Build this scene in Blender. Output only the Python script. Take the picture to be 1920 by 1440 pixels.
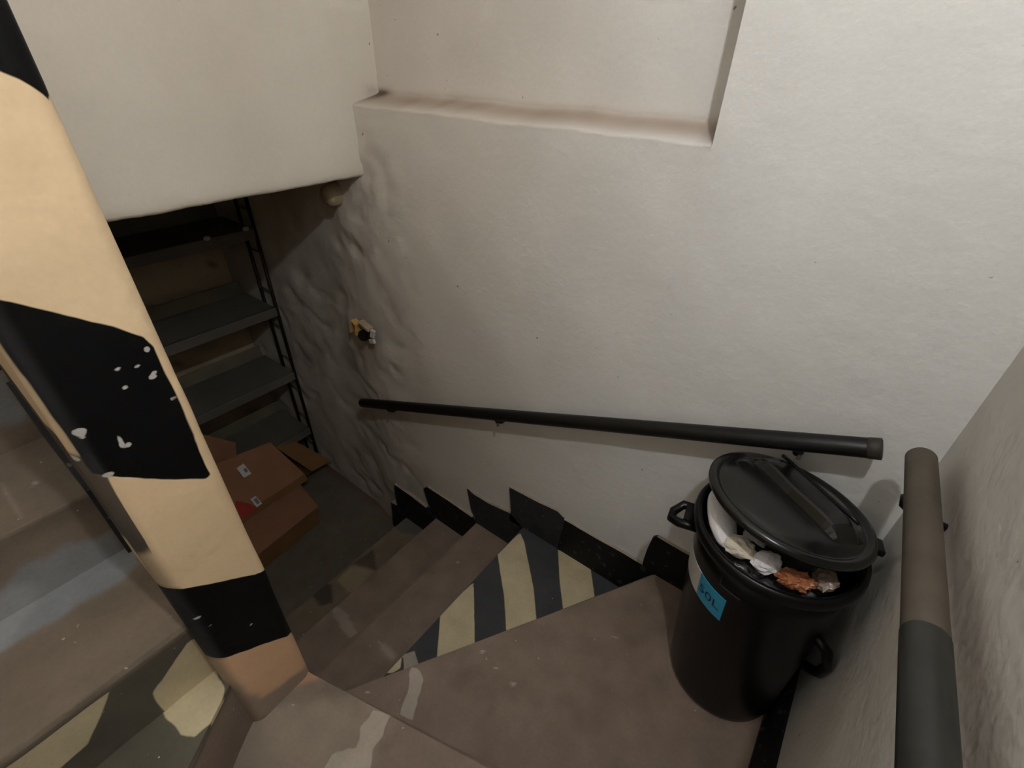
import bpy, bmesh, math, random
import numpy as np
from mathutils import Vector, Matrix

for o in list(bpy.data.objects):
    bpy.data.objects.remove(o)
scene = bpy.context.scene
COL = scene.collection

# ------------------------------------------------------------------ camera
FPX, PITCH, ROLL, YAW = 897.1155, 0.602275, 0.0274315, 0.635869
CZ = 1.4465                                  # eye height above the step the bin stands on
_cy, _sy, _cp, _sp = math.cos(YAW), math.sin(YAW), math.cos(PITCH), math.sin(PITCH)
_f = np.array([-_sy*_cp, _cy*_cp, -_sp]); _r = np.array([_cy, _sy, 0.0]); _u = np.cross(_r, _f)
_c, _s = math.cos(ROLL), math.sin(ROLL)
_r2, _u2 = _c*_r+_s*_u, -_s*_r+_c*_u
cam_d = bpy.data.cameras.new('camera'); cam = bpy.data.objects.new('camera', cam_d); COL.objects.link(cam)
cam_d.sensor_width = 36.0; cam_d.lens = 36.0*FPX/1920; cam_d.clip_start = 0.02; cam_d.clip_end = 60
mw = Matrix.Identity(4)
for i in range(3):
    mw[i][0], mw[i][1], mw[i][2] = _r2[i], _u2[i], -_f[i]
mw[2][3] = CZ
cam.matrix_world = mw
scene.camera = cam

# ------------------------------------------------------------------ world, exposure
w = bpy.data.worlds.new('world'); scene.world = w; w.use_nodes = True
w.node_tree.nodes['Background'].inputs[0].default_value = (1.0, 0.93, 0.84, 1)
w.node_tree.nodes['Background'].inputs[1].default_value = 0.10
LAMP_POS = (0.16, 0.12, 2.14)
LAMP_STRENGTH = 1560.0
LAMP_COLOR = (0.985, 0.988, 0.99)
LAMP2_POS = (-0.95, -0.52, 2.50)              # globe lamp over the upper flight
LAMP2_STRENGTH = 10.0
LAMP2_COLOR = (0.88, 0.95, 1.0)
vs = scene.view_settings
vs.view_transform = 'Standard'; vs.look = 'None'; vs.gamma = 1.0; vs.use_curve_mapping = False
vs.exposure = -0.12

# ------------------------------------------------------------------ helpers
def at(px, py, x=None, y=None, z=None):
    """point on a plane of the place that a photo position looks at"""
    d = (px-960)/FPX*_r2 - (py-720)/FPX*_u2 + _f
    t = x/d[0] if x is not None else y/d[1] if y is not None else (z-CZ)/d[2]
    return np.array([0, 0, CZ]) + d*t

def lin(c):
    c = np.asarray(c, float)/255.0
    return np.where(c <= 0.04045, c/12.92, ((c+0.055)/1.055)**2.4)

def hash3(ix, iy, iz, seed):
    n = (ix*374761393 + iy*668265263 + iz*2147483647 + seed*974634777).astype(np.int64) & 0x7fffffff
    n = ((n ^ (n >> 13))*1274126177) & 0x7fffffff
    n = ((n ^ (n >> 16))*1103515245) & 0x7fffffff
    return (n ^ (n >> 15)).astype(float)/0x7fffffff

def noise(p, scale=1.0, seed=0, octaves=3):
    p = np.asarray(p, float)
    if p.ndim == 1: p = p[None]
    out = np.zeros(len(p)); amp = 1.0; tot = 0
    for o in range(octaves):
        q = p*scale*(2**o); i = np.floor(q).astype(np.int64); f = q-i; f = f*f*(3-2*f)
        v = 0
        for dx in (0, 1):
            for dy in (0, 1):
                for dz in (0, 1):
                    h = hash3(i[:, 0]+dx, i[:, 1]+dy, i[:, 2]+dz, seed+o*17)
                    v = v + h*(f[:, 0] if dx else 1-f[:, 0])*(f[:, 1] if dy else 1-f[:, 1])*(f[:, 2] if dz else 1-f[:, 2])
        out += amp*v; tot += amp; amp *= 0.5
    return out/tot                                   # 0..1

def sstep(a, b, x):
    t = np.clip((x-a)/(b-a), 0, 1); return t*t*(3-2*t)

def sdpoly(pts, poly):
    """signed distance (inside positive) from 2-D points to polygon"""
    pts = np.asarray(pts, float); poly = np.asarray(poly, float)
    dmin = np.full(len(pts), 1e9); inside = np.zeros(len(pts), bool); n = len(poly)
    for i in range(n):
        a, b = poly[i], poly[(i+1) % n]; e = b-a; wv = pts-a
        t = np.clip((wv@e)/max(e@e, 1e-12), 0, 1)
        dmin = np.minimum(dmin, np.hypot(*(wv-t[:, None]*e).T))
        c = (a[1] > pts[:, 1]) != (b[1] > pts[:, 1])
        if abs(b[1]-a[1]) > 1e-12:
            xi = a[0]+(pts[:, 1]-a[1])*(b[0]-a[0])/(b[1]-a[1])
            inside ^= c & (pts[:, 0] < xi)
    return np.where(inside, dmin, -dmin)

def mix(base, col, m):
    return base*(1-m[:, None]) + np.asarray(col)[None]*m[:, None]

def obj(name, verts, faces, mat, parent=None, smooth=False, colors=None, matidx=None, attrs=None):
    me = bpy.data.meshes.new(name)
    me.from_pydata([tuple(map(float, v)) for v in verts], [], [tuple(int(i) for i in f) for f in faces])
    for m in (mat if isinstance(mat, (list, tuple)) else [mat]): me.materials.append(m)
    if smooth: me.polygons.foreach_set('use_smooth', [True]*len(me.polygons))
    if matidx is not None: me.polygons.foreach_set('material_index', list(matidx))
    if colors is not None:
        ca = me.color_attributes.new('paint', 'FLOAT_COLOR', 'POINT')
        ca.data.foreach_set('color', np.hstack([colors, np.ones((len(colors), 1))]).astype(np.float32).ravel())
    for an, av in (attrs or {}).items():
        at_ = me.attributes.new(an, 'FLOAT', 'POINT'); at_.data.foreach_set('value', np.asarray(av, np.float32))
    me.update()
    o = bpy.data.objects.new(name, me); COL.objects.link(o)
    if parent: o.parent = parent; o.matrix_parent_inverse = parent.matrix_world.inverted()
    return o

def obj_bm(name, bm, mat, parent=None, smooth=False):
    bmesh.ops.recalc_face_normals(bm, faces=bm.faces[:])
    me = bpy.data.meshes.new(name); bm.to_mesh(me); bm.free()
    for m in (mat if isinstance(mat, (list, tuple)) else [mat]): me.materials.append(m)
    if smooth: me.polygons.foreach_set('use_smooth', [True]*len(me.polygons))
    o = bpy.data.objects.new(name, me); COL.objects.link(o)
    if parent: o.parent = parent; o.matrix_parent_inverse = parent.matrix_world.inverted()
    return o

def tag(o, label, cat, group=None):
    o['label'] = label; o['category'] = cat
    if group: o['group'] = group
    return o

def struct(o, label=None):
    o['kind'] = 'structure'
    if label: o['label'] = label
    return o

def empty(name, loc=(0, 0, 0)):
    o = bpy.data.objects.new(name, None); COL.objects.link(o); o.location = loc; o.empty_display_size = 0.1
    o.matrix_world = Matrix.Translation(loc)
    return o

def grid(nu, nv):
    return [(i*nv+j, (i+1)*nv+j, (i+1)*nv+j+1, i*nv+j+1) for i in range(nu-1) for j in range(nv-1)]

def tube(pts, rad, seg=16, caps=True, round_cap=0):
    """verts, faces of a tube along a polyline; rad is a number or a list"""
    pts = [Vector(p) for p in pts]; n = len(pts); rads = rad if isinstance(rad, (list, tuple)) else [rad]*n
    verts, faces = [], []; up = None
    for i in range(n):
        d = (pts[min(i+1, n-1)]-pts[max(i-1, 0)]).normalized()
        if up is None:
            up = Vector((0, 0, 1)) if abs(d.z) < 0.9 else Vector((1, 0, 0))
        a = d.cross(up).normalized(); b = a.cross(d).normalized(); up = b
        for k in range(seg):
            t = 2*math.pi*k/seg; verts.append(pts[i]+(a*math.cos(t)+b*math.sin(t))*rads[i])
    for i in range(n-1):
        for k in range(seg):
            k2 = (k+1) % seg; faces.append((i*seg+k, i*seg+k2, (i+1)*seg+k2, (i+1)*seg+k))
    if caps:
        faces.append(tuple(range(seg-1, -1, -1))); faces.append(tuple((n-1)*seg+k for k in range(seg)))
    return verts, faces

def capped(p0, p1, r, n=2, bev=0.006):
    """polyline + radii for a rod with slightly rounded ends"""
    p0, p1 = Vector(p0), Vector(p1); d = (p1-p0).normalized()
    pts = [p0, p0+d*bev*.35, p0+d*bev]; rr = [r-bev, r-bev*.3, r]
    for i in range(1, n): pts.append(p0.lerp(p1, i/n)); rr.append(r)
    pts += [p1-d*bev, p1-d*bev*.35, p1]; rr += [r, r-bev*.3, r-bev]
    return pts, rr

def lathe(profile, seg=64, closed=False):
    verts, faces = [], []; n = len(profile)
    for (r, z) in profile:
        for k in range(seg):
            t = 2*math.pi*k/seg; verts.append((r*math.cos(t), r*math.sin(t), z))
    for i in range(n-1 if not closed else n):
        j = (i+1) % n
        for k in range(seg):
            k2 = (k+1) % seg; faces.append((i*seg+k, i*seg+k2, j*seg+k2, j*seg+k))
    return verts, faces

def box_bm(bm, c, s, rot=None):
    m = Matrix.Translation(c) @ (rot.to_4x4() if rot else Matrix.Identity(4)) @ Matrix.Diagonal((s[0], s[1], s[2], 1))
    bmesh.ops.create_cube(bm, size=1.0, matrix=m)

def bevel(bm, w, seg=2):
    bmesh.ops.bevel(bm, geom=bm.edges[:], offset=w, segments=seg, affect='EDGES', profile=0.5)

# ------------------------------------------------------------------ materials
def material(name, color=None, rough=0.8, attr=False, var=0.12, vscale=9.0, bump=0.0, bscale=40.0, metal=0.0,
             spec=0.4, speck=None, speck_scale=60.0, speck_cut=0.72, grain=0.05, bump2=0.0, b2scale=6.0, coat=0.0, bands=()):
    m = bpy.data.materials.new(name); m.use_nodes = True; nt = m.node_tree; N = nt.nodes; L = nt.links
    b = N['Principled BSDF']; b.inputs['Roughness'].default_value = rough; b.inputs['Metallic'].default_value = metal
    b.inputs['Specular IOR Level'].default_value = spec
    b.inputs['Coat Weight'].default_value = coat
    tc = N.new('ShaderNodeTexCoord')
    def tex(scale, detail=4):
        t = N.new('ShaderNodeTexNoise'); t.inputs['Scale'].default_value = scale; t.inputs['Detail'].default_value = detail
        L.new(tc.outputs['Object'], t.inputs['Vector']); return t
    if attr:
        a = N.new('ShaderNodeVertexColor'); a.layer_name = 'paint'; col = a.outputs['Color']
    else:
        rgb = N.new('ShaderNodeRGB'); rgb.outputs[0].default_value = (*lin(color), 1); col = rgb.outputs[0]
    # painted shapes: a distance stored on the mesh, cut off sharply here
    for an, bc, bw, ba in bands:
        at_ = N.new('ShaderNodeAttribute'); at_.attribute_name = an
        r = N.new('ShaderNodeMapRange'); r.interpolation_type = 'SMOOTHSTEP'; L.new(at_.outputs['Fac'], r.inputs['Value'])
        r.inputs['From Min'].default_value = -bw; r.inputs['From Max'].default_value = bw; r.inputs['To Max'].default_value = ba
        x = N.new('ShaderNodeMix'); x.data_type = 'RGBA'; L.new(r.outputs[0], x.inputs['Factor'])
        L.new(col, x.inputs[6]); x.inputs[7].default_value = (*lin(bc), 1); col = x.outputs[2]
    def mult(col, scale, amt, detail):
        t = tex(scale, detail); r = N.new('ShaderNodeMapRange'); L.new(t.outputs['Fac'], r.inputs['Value'])
        r.inputs['From Min'].default_value = 0.25; r.inputs['From Max'].default_value = 0.75
        r.inputs['To Min'].default_value = 1-amt; r.inputs['To Max'].default_value = 1+amt*0.6
        x = N.new('ShaderNodeMix'); x.data_type = 'RGBA'; x.blend_type = 'MULTIPLY'; x.inputs['Factor'].default_value = 1
        L.new(col, x.inputs[6]); L.new(r.outputs[0], x.inputs[7]); return x.outputs[2]
    if var: col = mult(col, vscale, var, 5)
    if grain: col = mult(col, 130.0, grain, 2)
    if speck is not None:
        t = tex(speck_scale, 1); r = N.new('ShaderNodeMapRange'); L.new(t.outputs['Fac'], r.inputs['Value'])
        r.inputs['From Min'].default_value = speck_cut; r.inputs['From Max'].default_value = speck_cut+0.03
        x = N.new('ShaderNodeMix'); x.data_type = 'RGBA'; L.new(r.outputs[0], x.inputs['Factor'])
        L.new(col, x.inputs[6]); x.inputs[7].default_value = (*lin(speck), 1); col = x.outputs[2]
    L.new(col, b.inputs['Base Color'])
    last = None
    for amt, sc in ((bump, bscale), (bump2, b2scale)):
        if amt:
            t = tex(sc, 5); bn = N.new('ShaderNodeBump'); bn.inputs['Strength'].default_value = amt; bn.inputs['Distance'].default_value = 0.01 if sc > 15 else 0.04
            L.new(t.outputs['Fac'], bn.inputs['Height'])
            if last: L.new(last.outputs[0], bn.inputs['Normal'])
            last = bn
    if last: L.new(last.outputs[0], b.inputs['Normal'])
    return m

M = {}
M['plaster'] = material('painted_plaster', rough=0.85, attr=True, var=0.05, vscale=5, bump=0.16, bscale=55, grain=0.025, bump2=0.22, b2scale=5, spec=0.25, speck=(150, 138, 126), speck_scale=48, speck_cut=0.80)
M['newel'] = material('gloss_wall_paint', rough=0.55, attr=True, var=0.06, vscale=7, bump=0.12, bscale=50, grain=0.03, bump2=0.15, b2scale=6, spec=0.16,
                      bands=(('band', (8, 8, 9), 0.0012, 1.0), ('wrap', (44, 44, 46), 0.009, 0.9), ('chip', (190, 186, 180), 0.0008, 0.9)))
M['step'] = material('painted_concrete', rough=0.72, attr=True, var=0.2, vscale=11, bump=0.12, bscale=70, grain=0.07, bump2=0.1, b2scale=8, spec=0.35,
                     speck=(176, 166, 152), speck_scale=85, speck_cut=0.775,
                     bands=(('cream', (200, 186, 152), 0.002, 0.93), ('drip', (178, 168, 154), 0.002, 0.75)))
M['base_black'] = material('black_baseboard_paint', (17, 17, 18), rough=0.6, var=0.35, vscale=18, bump=0.2, bscale=50, speck=(58, 57, 56), speck_scale=38, speck_cut=0.66, spec=0.3)
M['base_dusty'] = material('worn_baseboard_paint', (44, 45, 47), rough=0.75, var=0.35, vscale=20, bump=0.2, bscale=50, speck=(95, 92, 88), speck_scale=45, speck_cut=0.69)
M['base_top'] = material('plaster_lip', (160, 148, 134), rough=0.9, var=0.15, vscale=25, bump=0.2)
M['rail'] = material('black_rail_paint', (15, 14, 14), rough=0.45, var=0.3, vscale=30, bump=0.08, bscale=60, spec=0.4)
M['rail_end'] = material('worn_rail_end', (52, 47, 42), rough=0.6, var=0.3, vscale=40)
M['rail_dusty'] = material('dusty_rail_paint', (80, 71, 60), rough=0.55, var=0.28, vscale=14, bump=0.06)
M['rail_dark'] = material('shaded_rail_paint', (42, 43, 39), rough=0.4, var=0.3, vscale=14, bump=0.06)  # same rail with a shadow put into its colour
M['steel'] = material('dull_steel', (120, 116, 110), rough=0.5, metal=0.6, var=0.2)
M['bin'] = material('black_plastic', (8, 8, 9), rough=0.33, var=0.1, bump=0.03, bscale=90, spec=0.3)
M['lid'] = material('dusty_black_plastic', (22, 21, 20), rough=0.24, var=0.4, vscale=10, bump=0.03, bscale=80, spec=0.5)
M['cyan'] = material('cyan_print', (52, 152, 190), rough=0.4, var=0.05)
M['label_white'] = material('label_paper', (205, 203, 198), rough=0.5, var=0.05)
M['ink'] = material('dark_ink', (12, 52, 80), rough=0.5, var=0)
M['ink_grey'] = material('grey_ink', (120, 120, 122), rough=0.6, var=0)
M['emboss'] = material('embossed_plastic', (44, 44, 45), rough=0.4, var=0)
M['paper'] = material('white_paper', (228, 224, 226), rough=0.8, var=0.04, bump=0.1, bscale=25)
M['tissue'] = material('tissue_paper', (222, 212, 196), rough=0.9, var=0.1, vscale=30, bump=0.3, bscale=60)
M['bag'] = material('grey_plastic_film', (136, 136, 142), rough=0.35, var=0.2, vscale=20, bump=0.4, bscale=45, spec=0.6)
M['bagdark'] = material('dark_plastic_film', (62, 60, 62), rough=0.35, var=0.3, vscale=20, bump=0.4, bscale=45, spec=0.6)
M['orange'] = material('orange_food_scraps', (178, 112, 74), rough=0.5, var=0.3, vscale=26, bump=0.4, bscale=60, speck=(216, 170, 130), speck_scale=60, speck_cut=0.66)
M['clear'] = material('cloudy_film', (150, 132, 116), rough=0.25, var=0.35, vscale=30, bump=0.5, bscale=50, spec=0.7)
M['card'] = material('cardboard', (150, 108, 82), rough=0.9, var=0.14, vscale=7, bump=0.05, bscale=120, grain=0.05, spec=0.15)
M['card_in'] = material('cardboard_inside', (122, 90, 58), rough=0.9, var=0.15, vscale=7, bump=0.05, bscale=120, grain=0.05, spec=0.15)
M['red'] = material('red_print', (160, 44, 26), rough=0.6, var=0.25, vscale=22)
M['shelf'] = material('dark_shelf_laminate', (98, 94, 87), rough=0.55, var=0.22, vscale=6, speck=(150, 145, 135), speck_scale=70, speck_cut=0.78)
M['shelf_back'] = material('olive_grey_shelf_edge', (112, 108, 88), rough=0.6, var=0.2, vscale=7)
M['rod'] = material('black_rod', (20, 20, 22), rough=0.4, var=0.2)
M['white_bit'] = material('white_plastic', (196, 190, 180), rough=0.5, var=0.05)
M['wood'] = material('splintered_wood', (200, 160, 92), rough=0.8, var=0.3, vscale=60)
M['bakelite'] = material('black_bakelite', (14, 13, 13), rough=0.3, var=0.1)
M['stub'] = material('plaster_stub', (168, 150, 126), rough=0.9, var=0.2, vscale=20, bump=0.3)
M['lamp_body'] = material('grey_lamp_body', (120, 120, 118), rough=0.5, var=0.05)
e = bpy.data.materials.new('glowing_bulb'); e.use_nodes = True
eb = e.node_tree.nodes['Principled BSDF']; eb.inputs['Emission Color'].default_value = (*LAMP_COLOR, 1); eb.inputs['Emission Strength'].default_value = LAMP_STRENGTH
eb.inputs['Base Color'].default_value = (1, 1, 1, 1); M['bulb'] = e

e2 = bpy.data.materials.new('glowing_globe'); e2.use_nodes = True
eb = e2.node_tree.nodes['Principled BSDF']; eb.inputs['Emission Color'].default_value = (*LAMP2_COLOR, 1); eb.inputs['Emission Strength'].default_value = LAMP2_STRENGTH; M['globe'] = e2

# ------------------------------------------------------------------ dimensions of the place
WY = 1.10           # back wall plane
RX = 0.271          # right wall plane
BX = -1.482         # lintel wall plane above the cellar opening
BZ = 1.088          # its underside
RISE = 0.1755
LEDGE = 1.322; NXR = -0.323; NDEPTH = 0.115
FLOOR_Z = -0.874
CEIL = 2.62
FARX = -2.93
NEARY = -1.0
WHITE = np.array(lin((222, 221, 218))); WARM = np.array(lin((216, 208, 196))); DIRT = np.array(lin((128, 108, 88)))

def lines(a, b, step, fine=()):
    v = list(np.arange(a, b, step))+[b]
    for c, halfw, s in fine:
        v += list(np.arange(c-halfw, c+halfw+1e-9, s))
    v = sorted(x for x in v if a <= x <= b); out = [v[0]]
    for x in v[1:]:
        if x-out[-1] > 0.0009: out.append(x)
    return np.array(out)

# ------------------------------------------------------------------ back wall with its recess
xs = lines(FARX-0.1, RX+0.05, 0.022, ((NXR, 0.012, 0.002), (BX, 0.03, 0.006), (-1.64, 0.08, 0.015)))
zs = lines(FLOOR_Z-0.05, CEIL, 0.022, ((LEDGE, 0.036, 0.004),))
XX, ZZ = np.meshgrid(xs, zs, indexing='ij'); xf, zf = XX.ravel(), ZZ.ravel()
p3 = np.stack([xf, np.zeros_like(xf), zf], 1)
yf = np.full_like(xf, WY)
lz = LEDGE + 0.006*(noise(p3*[1, 1, 0], 9, 3)-0.5)*2
nz = sstep(-0.02, 0.014, zf-lz)
nx = (xf < NXR).astype(float)*(xf > BX-0.06)
nx = np.where(xf > NXR-0.0021, 0, nx)
yf += NDEPTH*nz*nx
yf += 0.052*sstep(-1.50, -1.95, xf)*sstep(1.25, 1.0, zf)                    # the wall steps back in the cellar
rough_left = sstep(-1.15, -1.5, xf)*(zf < 1.25)
yf += rough_left*0.009*(noise(p3, 9, 11, 3)-0.5)*2
yf += 0.007*(noise(p3, 2.2, 5, 3)-0.5)*2*(xf < NXR-0.02) + 0.004*(noise(p3, 3.5, 6, 3)-0.5)
dents = sstep(0.62, 0.8, noise(p3*[1, 1, 1.5], 11, 61, 2))*rough_left; yf += 0.010*dents
yf = np.where(xf > RX, WY, yf)
g = noise(p3, 1.6, 21, 4)
c = mix(np.tile(WHITE, (len(xf), 1)), WARM, np.clip(sstep(-0.2, -1.3, xf)*0.8+0.5*(g-0.5), 0, 1))  # warmer to the left: the warm cast of the light is painted in
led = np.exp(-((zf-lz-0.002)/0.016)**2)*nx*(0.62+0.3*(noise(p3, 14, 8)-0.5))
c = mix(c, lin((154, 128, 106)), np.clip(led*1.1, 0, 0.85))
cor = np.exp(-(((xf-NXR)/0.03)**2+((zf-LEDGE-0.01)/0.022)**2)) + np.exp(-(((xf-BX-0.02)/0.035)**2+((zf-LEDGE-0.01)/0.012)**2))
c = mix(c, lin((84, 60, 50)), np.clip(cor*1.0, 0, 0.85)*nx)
grime = sstep(-1.2, -1.75, xf)*sstep(1.1, 0.4, zf)*0.22 + rough_left*0.25*sstep(0.5, 0.75, noise(p3, 5, 31, 4))
c = mix(c, DIRT, np.clip(grime, 0, 0.7))
basedirt = sstep(0.20, 0.0, zf-(-0.95+0.64*np.clip(xf+1.5, 0, 1.3)))*0.3
c = mix(c, DIRT, basedirt*noise(p3, 10, 41))
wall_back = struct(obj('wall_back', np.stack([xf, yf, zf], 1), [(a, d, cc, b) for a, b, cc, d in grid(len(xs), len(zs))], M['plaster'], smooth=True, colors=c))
wall_back.data.polygons.foreach_set('use_smooth', [True]*len(wall_back.data.polygons))
# crisp recess edge on the right side
me = wall_back.data
mod = wall_back.modifiers.new('edges', 'EDGE_SPLIT'); mod.split_angle = math.radians(50)

# ------------------------------------------------------------------ right wall
def flat_wall(name, origin, U, V, nu, nv, mat, colf, bumpf=None):
    us = np.linspace(0, 1, nu); vs_ = np.linspace(0, 1, nv)
    A, B = np.meshgrid(us, vs_, indexing='ij'); A, B = A.ravel(), B.ravel()
    P = np.array(origin)+A[:, None]*np.array(U)+B[:, None]*np.array(V)
    n = np.cross(U, V); n = n/np.linalg.norm(n)
    if bumpf is not None: P = P+bumpf(P)[:, None]*n
    return struct(obj(name, P, grid(nu, nv), mat, smooth=True, colors=colf(P), attrs={k: np.full(len(P), -1.0) for k in ('cream', 'drip')}))

def col_right(P):
    c = np.tile(WHITE*0.9, (len(P), 1)); c = mix(c, WARM, noise(P, 1.8, 3)*0.7)
    railz = 0.837+0.07*(1.01-P[:, 1])/0.63
    band = np.exp(-((P[:, 2]-railz+0.01)/0.032)**2)*sstep(1.07, 0.98, P[:, 1])
    c = mix(c, lin((146, 126, 104)), np.clip(band*(0.35+0.5*noise(P, 12, 9)), 0, 0.65))
    return c
flat_wall('wall_right', (RX, WY+0.06, -0.1), (0, NEARY-0.1-WY, 0), (0, 0, CEIL+0.1), 70, 90, M['plaster'], col_right,
          lambda P: 0.004*(noise(P, 3, 8)-0.5))
flat_wall('wall_front', (RX+0.05, NEARY, FLOOR_Z-.05), (-3.6, 0, 0), (0, 0, CEIL-FLOOR_Z+.05), 12, 12, M['plaster'], lambda P: np.tile(WARM, (len(P), 1)))
flat_wall('wall_far', (FARX, 1.3, FLOOR_Z-0.05), (0, -2.3, 0), (0, 0, 2.1), 60, 60, M['plaster'],
          lambda P: mix(mix(np.tile(lin((196, 178, 150)), (len(P), 1)), lin((104, 82, 56)), np.clip(1.5*(noise(P, 5, 12, 4)-0.35), 0, 0.8)), lin((60, 45, 34)), sstep(0.83, 0.9, noise(P, 14, 4, 1))*0.6))
flat_wall('wall_hall', (-3.2, NEARY, 0.9), (0, 1.1, 0), (0, 0, CEIL-.9), 4, 4, M['plaster'], lambda P: np.tile(WARM, (len(P), 1)))
flat_wall('ceiling', (RX+0.05, NEARY-0.05, CEIL), (0, 2.35, 0), (-3.6, 0, 0), 4, 4, M['plaster'], lambda P: np.tile(WHITE, (len(P), 1)))

# ------------------------------------------------------------------ wall above the cellar opening (a deep lintel)
def rounded_profile():
    pts = [(0.0, CEIL)]
    for z in np.linspace(CEIL-0.02, BZ+0.025, 60): pts.append((0.0, z))
    for a in np.linspace(0, math.pi/2, 6)[1:]: pts.append((-0.016+0.016*math.cos(a), BZ+0.016-0.016*math.sin(a)))
    for x in np.linspace(-0.05, -0.34, 8): pts.append((x, BZ))
    pts.append((-0.34, CEIL)); return pts
prof = rounded_profile(); ys = np.linspace(0.10, WY+NDEPTH+0.03, 70)
V = []
for (dx, z) in prof:
    for y in ys: V.append((BX+dx, y, z))
V = np.array(V)
q = V.copy(); frontm = (V[:, 0] > BX-0.1) & (V[:, 2] < CEIL-0.05)
V[:, 0] += frontm*0.012*(noise(q, 2.3, 15, 3)-0.5)*2
V[:, 2] += (V[:, 2] < BZ+0.03)*0.004*(noise(q*[0, 1, 0], 14, 19, 3)-0.5)*2
# shallow hollow in the plaster near the top of the recess
V[:, 0] -= frontm*0.05*sstep(1.565, 1.60, V[:, 2])*sstep(0.90, 0.97, V[:, 1])*sstep(1.22, 1.18, V[:, 1])*sstep(1.75, 1.7, V[:, 2])
c = mix(np.tile(lin((226, 220, 208)), (len(V), 1)), lin((210, 202, 188)), noise(V*[1, 1.6, .7], 2.6, 51, 4))
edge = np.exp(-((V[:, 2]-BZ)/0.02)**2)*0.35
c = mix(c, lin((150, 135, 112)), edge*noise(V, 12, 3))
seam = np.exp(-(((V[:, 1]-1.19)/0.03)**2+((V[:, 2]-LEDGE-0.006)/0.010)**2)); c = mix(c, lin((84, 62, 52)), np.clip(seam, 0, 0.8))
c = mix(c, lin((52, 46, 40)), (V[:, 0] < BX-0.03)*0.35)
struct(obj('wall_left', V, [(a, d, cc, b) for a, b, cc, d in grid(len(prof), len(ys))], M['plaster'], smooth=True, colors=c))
bm = bmesh.new(); box_bm(bm, ((BX-0.34+FARX-0.05)/2, 0.15, BZ+0.10), (abs(FARX-BX)-0.25, 2.4, 0.12))
struct(obj_bm('ceiling_cellar', bm, material('cellar_plaster', (150, 138, 118), rough=0.9, var=0.2)))

# ------------------------------------------------------------------ wall between the flights, its end painted with black bands
EX, YL, YR = -0.72, 0.030, 0.172
path = []
for x in lines(-3.2, -1.30, 0.06): path.append((x, YL, 0))
for x in lines(-1.294, EX-0.034, 0.006): path.append((x, YL, 0))
for a in np.linspace(0, math.pi/2, 10): path.append((EX-0.030+0.030*math.sin(a), YL-0.006+0.030-0.030*math.cos(a), 1))
for y in lines(YL+0.027, YR-0.024, 0.0030): path.append((EX, y, 1))
for a in np.linspace(0, math.pi/2, 8): path.append((EX-0.022+0.022*math.cos(a), YR-0.022+0.022*math.sin(a), 1 if a < 0.9 else 2))
for x in lines(-1.6, EX-0.026, 0.03)[::-1]: path.append((x, YR, 2))
path.append((-1.6, YL, 2))
zc = lines(FLOOR_Z-0.02, 1.9, 0.0034); zc = zc[zc >= 0.10]; zc = np.concatenate([np.linspace(FLOOR_Z-0.02, 0.09, 20), zc, np.linspace(1.95, CEIL+0.9, 12)])
path = np.array(path); P = np.zeros((len(path)*len(zc), 3))
P[:, 0] = np.repeat(path[:, 0], len(zc)); P[:, 1] = np.repeat(path[:, 1], len(zc)); P[:, 2] = np.tile(zc, len(path))
side = np.repeat(path[:, 2], len(zc))
q = P.copy()
P[:, 0] += (side == 1)*0.008*(noise(q, 4, 71, 3)-0.5)*2
P[:, 1] += ((side == 1) & (q[:, 1] > 0.15))*0.006*(noise(q, 5, 72, 3)-0.5)*2
yel = lin((229, 204, 167))
c = mix(np.tile(yel, (len(P), 1)), lin((212, 182, 143)), noise(q*[1, 1, 1.3], 3, 61, 4)*0.8)
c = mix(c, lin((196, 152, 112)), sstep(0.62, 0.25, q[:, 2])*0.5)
def yz(pts): return [(at(a, b, x=EX)[1], at(a, b, x=EX)[2]) for a, b in pts]
band2 = yz([(-60, 556), (20, 567), (115, 590), (210, 612), (270, 632), (290, 650), (302, 682), (340, 770), (375, 850), (396, 889), (385, 897), (300, 899), (200, 893), (178, 893)])
band3 = yz([(300, 1114), (322, 1110), (400, 1095), (470, 1078), (540, 1066), (600, 1170), (545, 1191), (480, 1213), (420, 1236), (395, 1245)])
band1 = yz([(-200, 40), (-60, 110), (0, 132), (33, 147), (60, 163), (84, 178), (120, 205), (140, 120), (60, -160), (-200, -160)])
yy = q[:, 1]+np.where(side == 2, (EX-q[:, 0])*1.0, 0)
wob = 0.0016*(noise(q, 45, 3, 2)-0.5)*2
band = np.full(len(q), -1.0)
on_end = side >= 1
for b in (band1, band2, band3):
    d = sdpoly(np.stack([yy, q[:, 2]], 1), b)+wob
    band = np.maximum(band, np.where(on_end if b is not band2 else (side == 1), d, -1.0))
m = sstep(-0.0015, 0.0015, band)
# the bands turn the near corner onto the side of the upper flight, thinner, their grey a painted glancing sheen
wrap = np.full(len(q), -1.0)
for z0, z1, xw in ((0.90, 1.235, 0.085), (1.40, 1.75, 0.1)):
    wrap = np.maximum(wrap, np.where(side == 0, np.minimum(q[:, 0]-(EX-xw), np.minimum(q[:, 2]-z0, z1-q[:, 2]))+4*wob, -1.0))
wrap = np.maximum(wrap, np.where((side == 1) & (q[:, 1] < YL+.03), np.minimum(band, YL+0.012-q[:, 1]), -1.0))
skirt = sdpoly(q[:, [0, 2]], [(-.70, 1.0), (-.80, 1.0), (-.84, .93), (-.98, .915), (-1.08, .87), (-1.4, 1.03), (-1.4, .6), (-1.05, .585), (-.93, .66), (-.84, .74), (-.70, .80)])+6*wob
wrap = np.maximum(wrap, np.where((side == 0) | ((side == 1) & (q[:, 1] < YL+.012)), skirt, -1.0))
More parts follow.
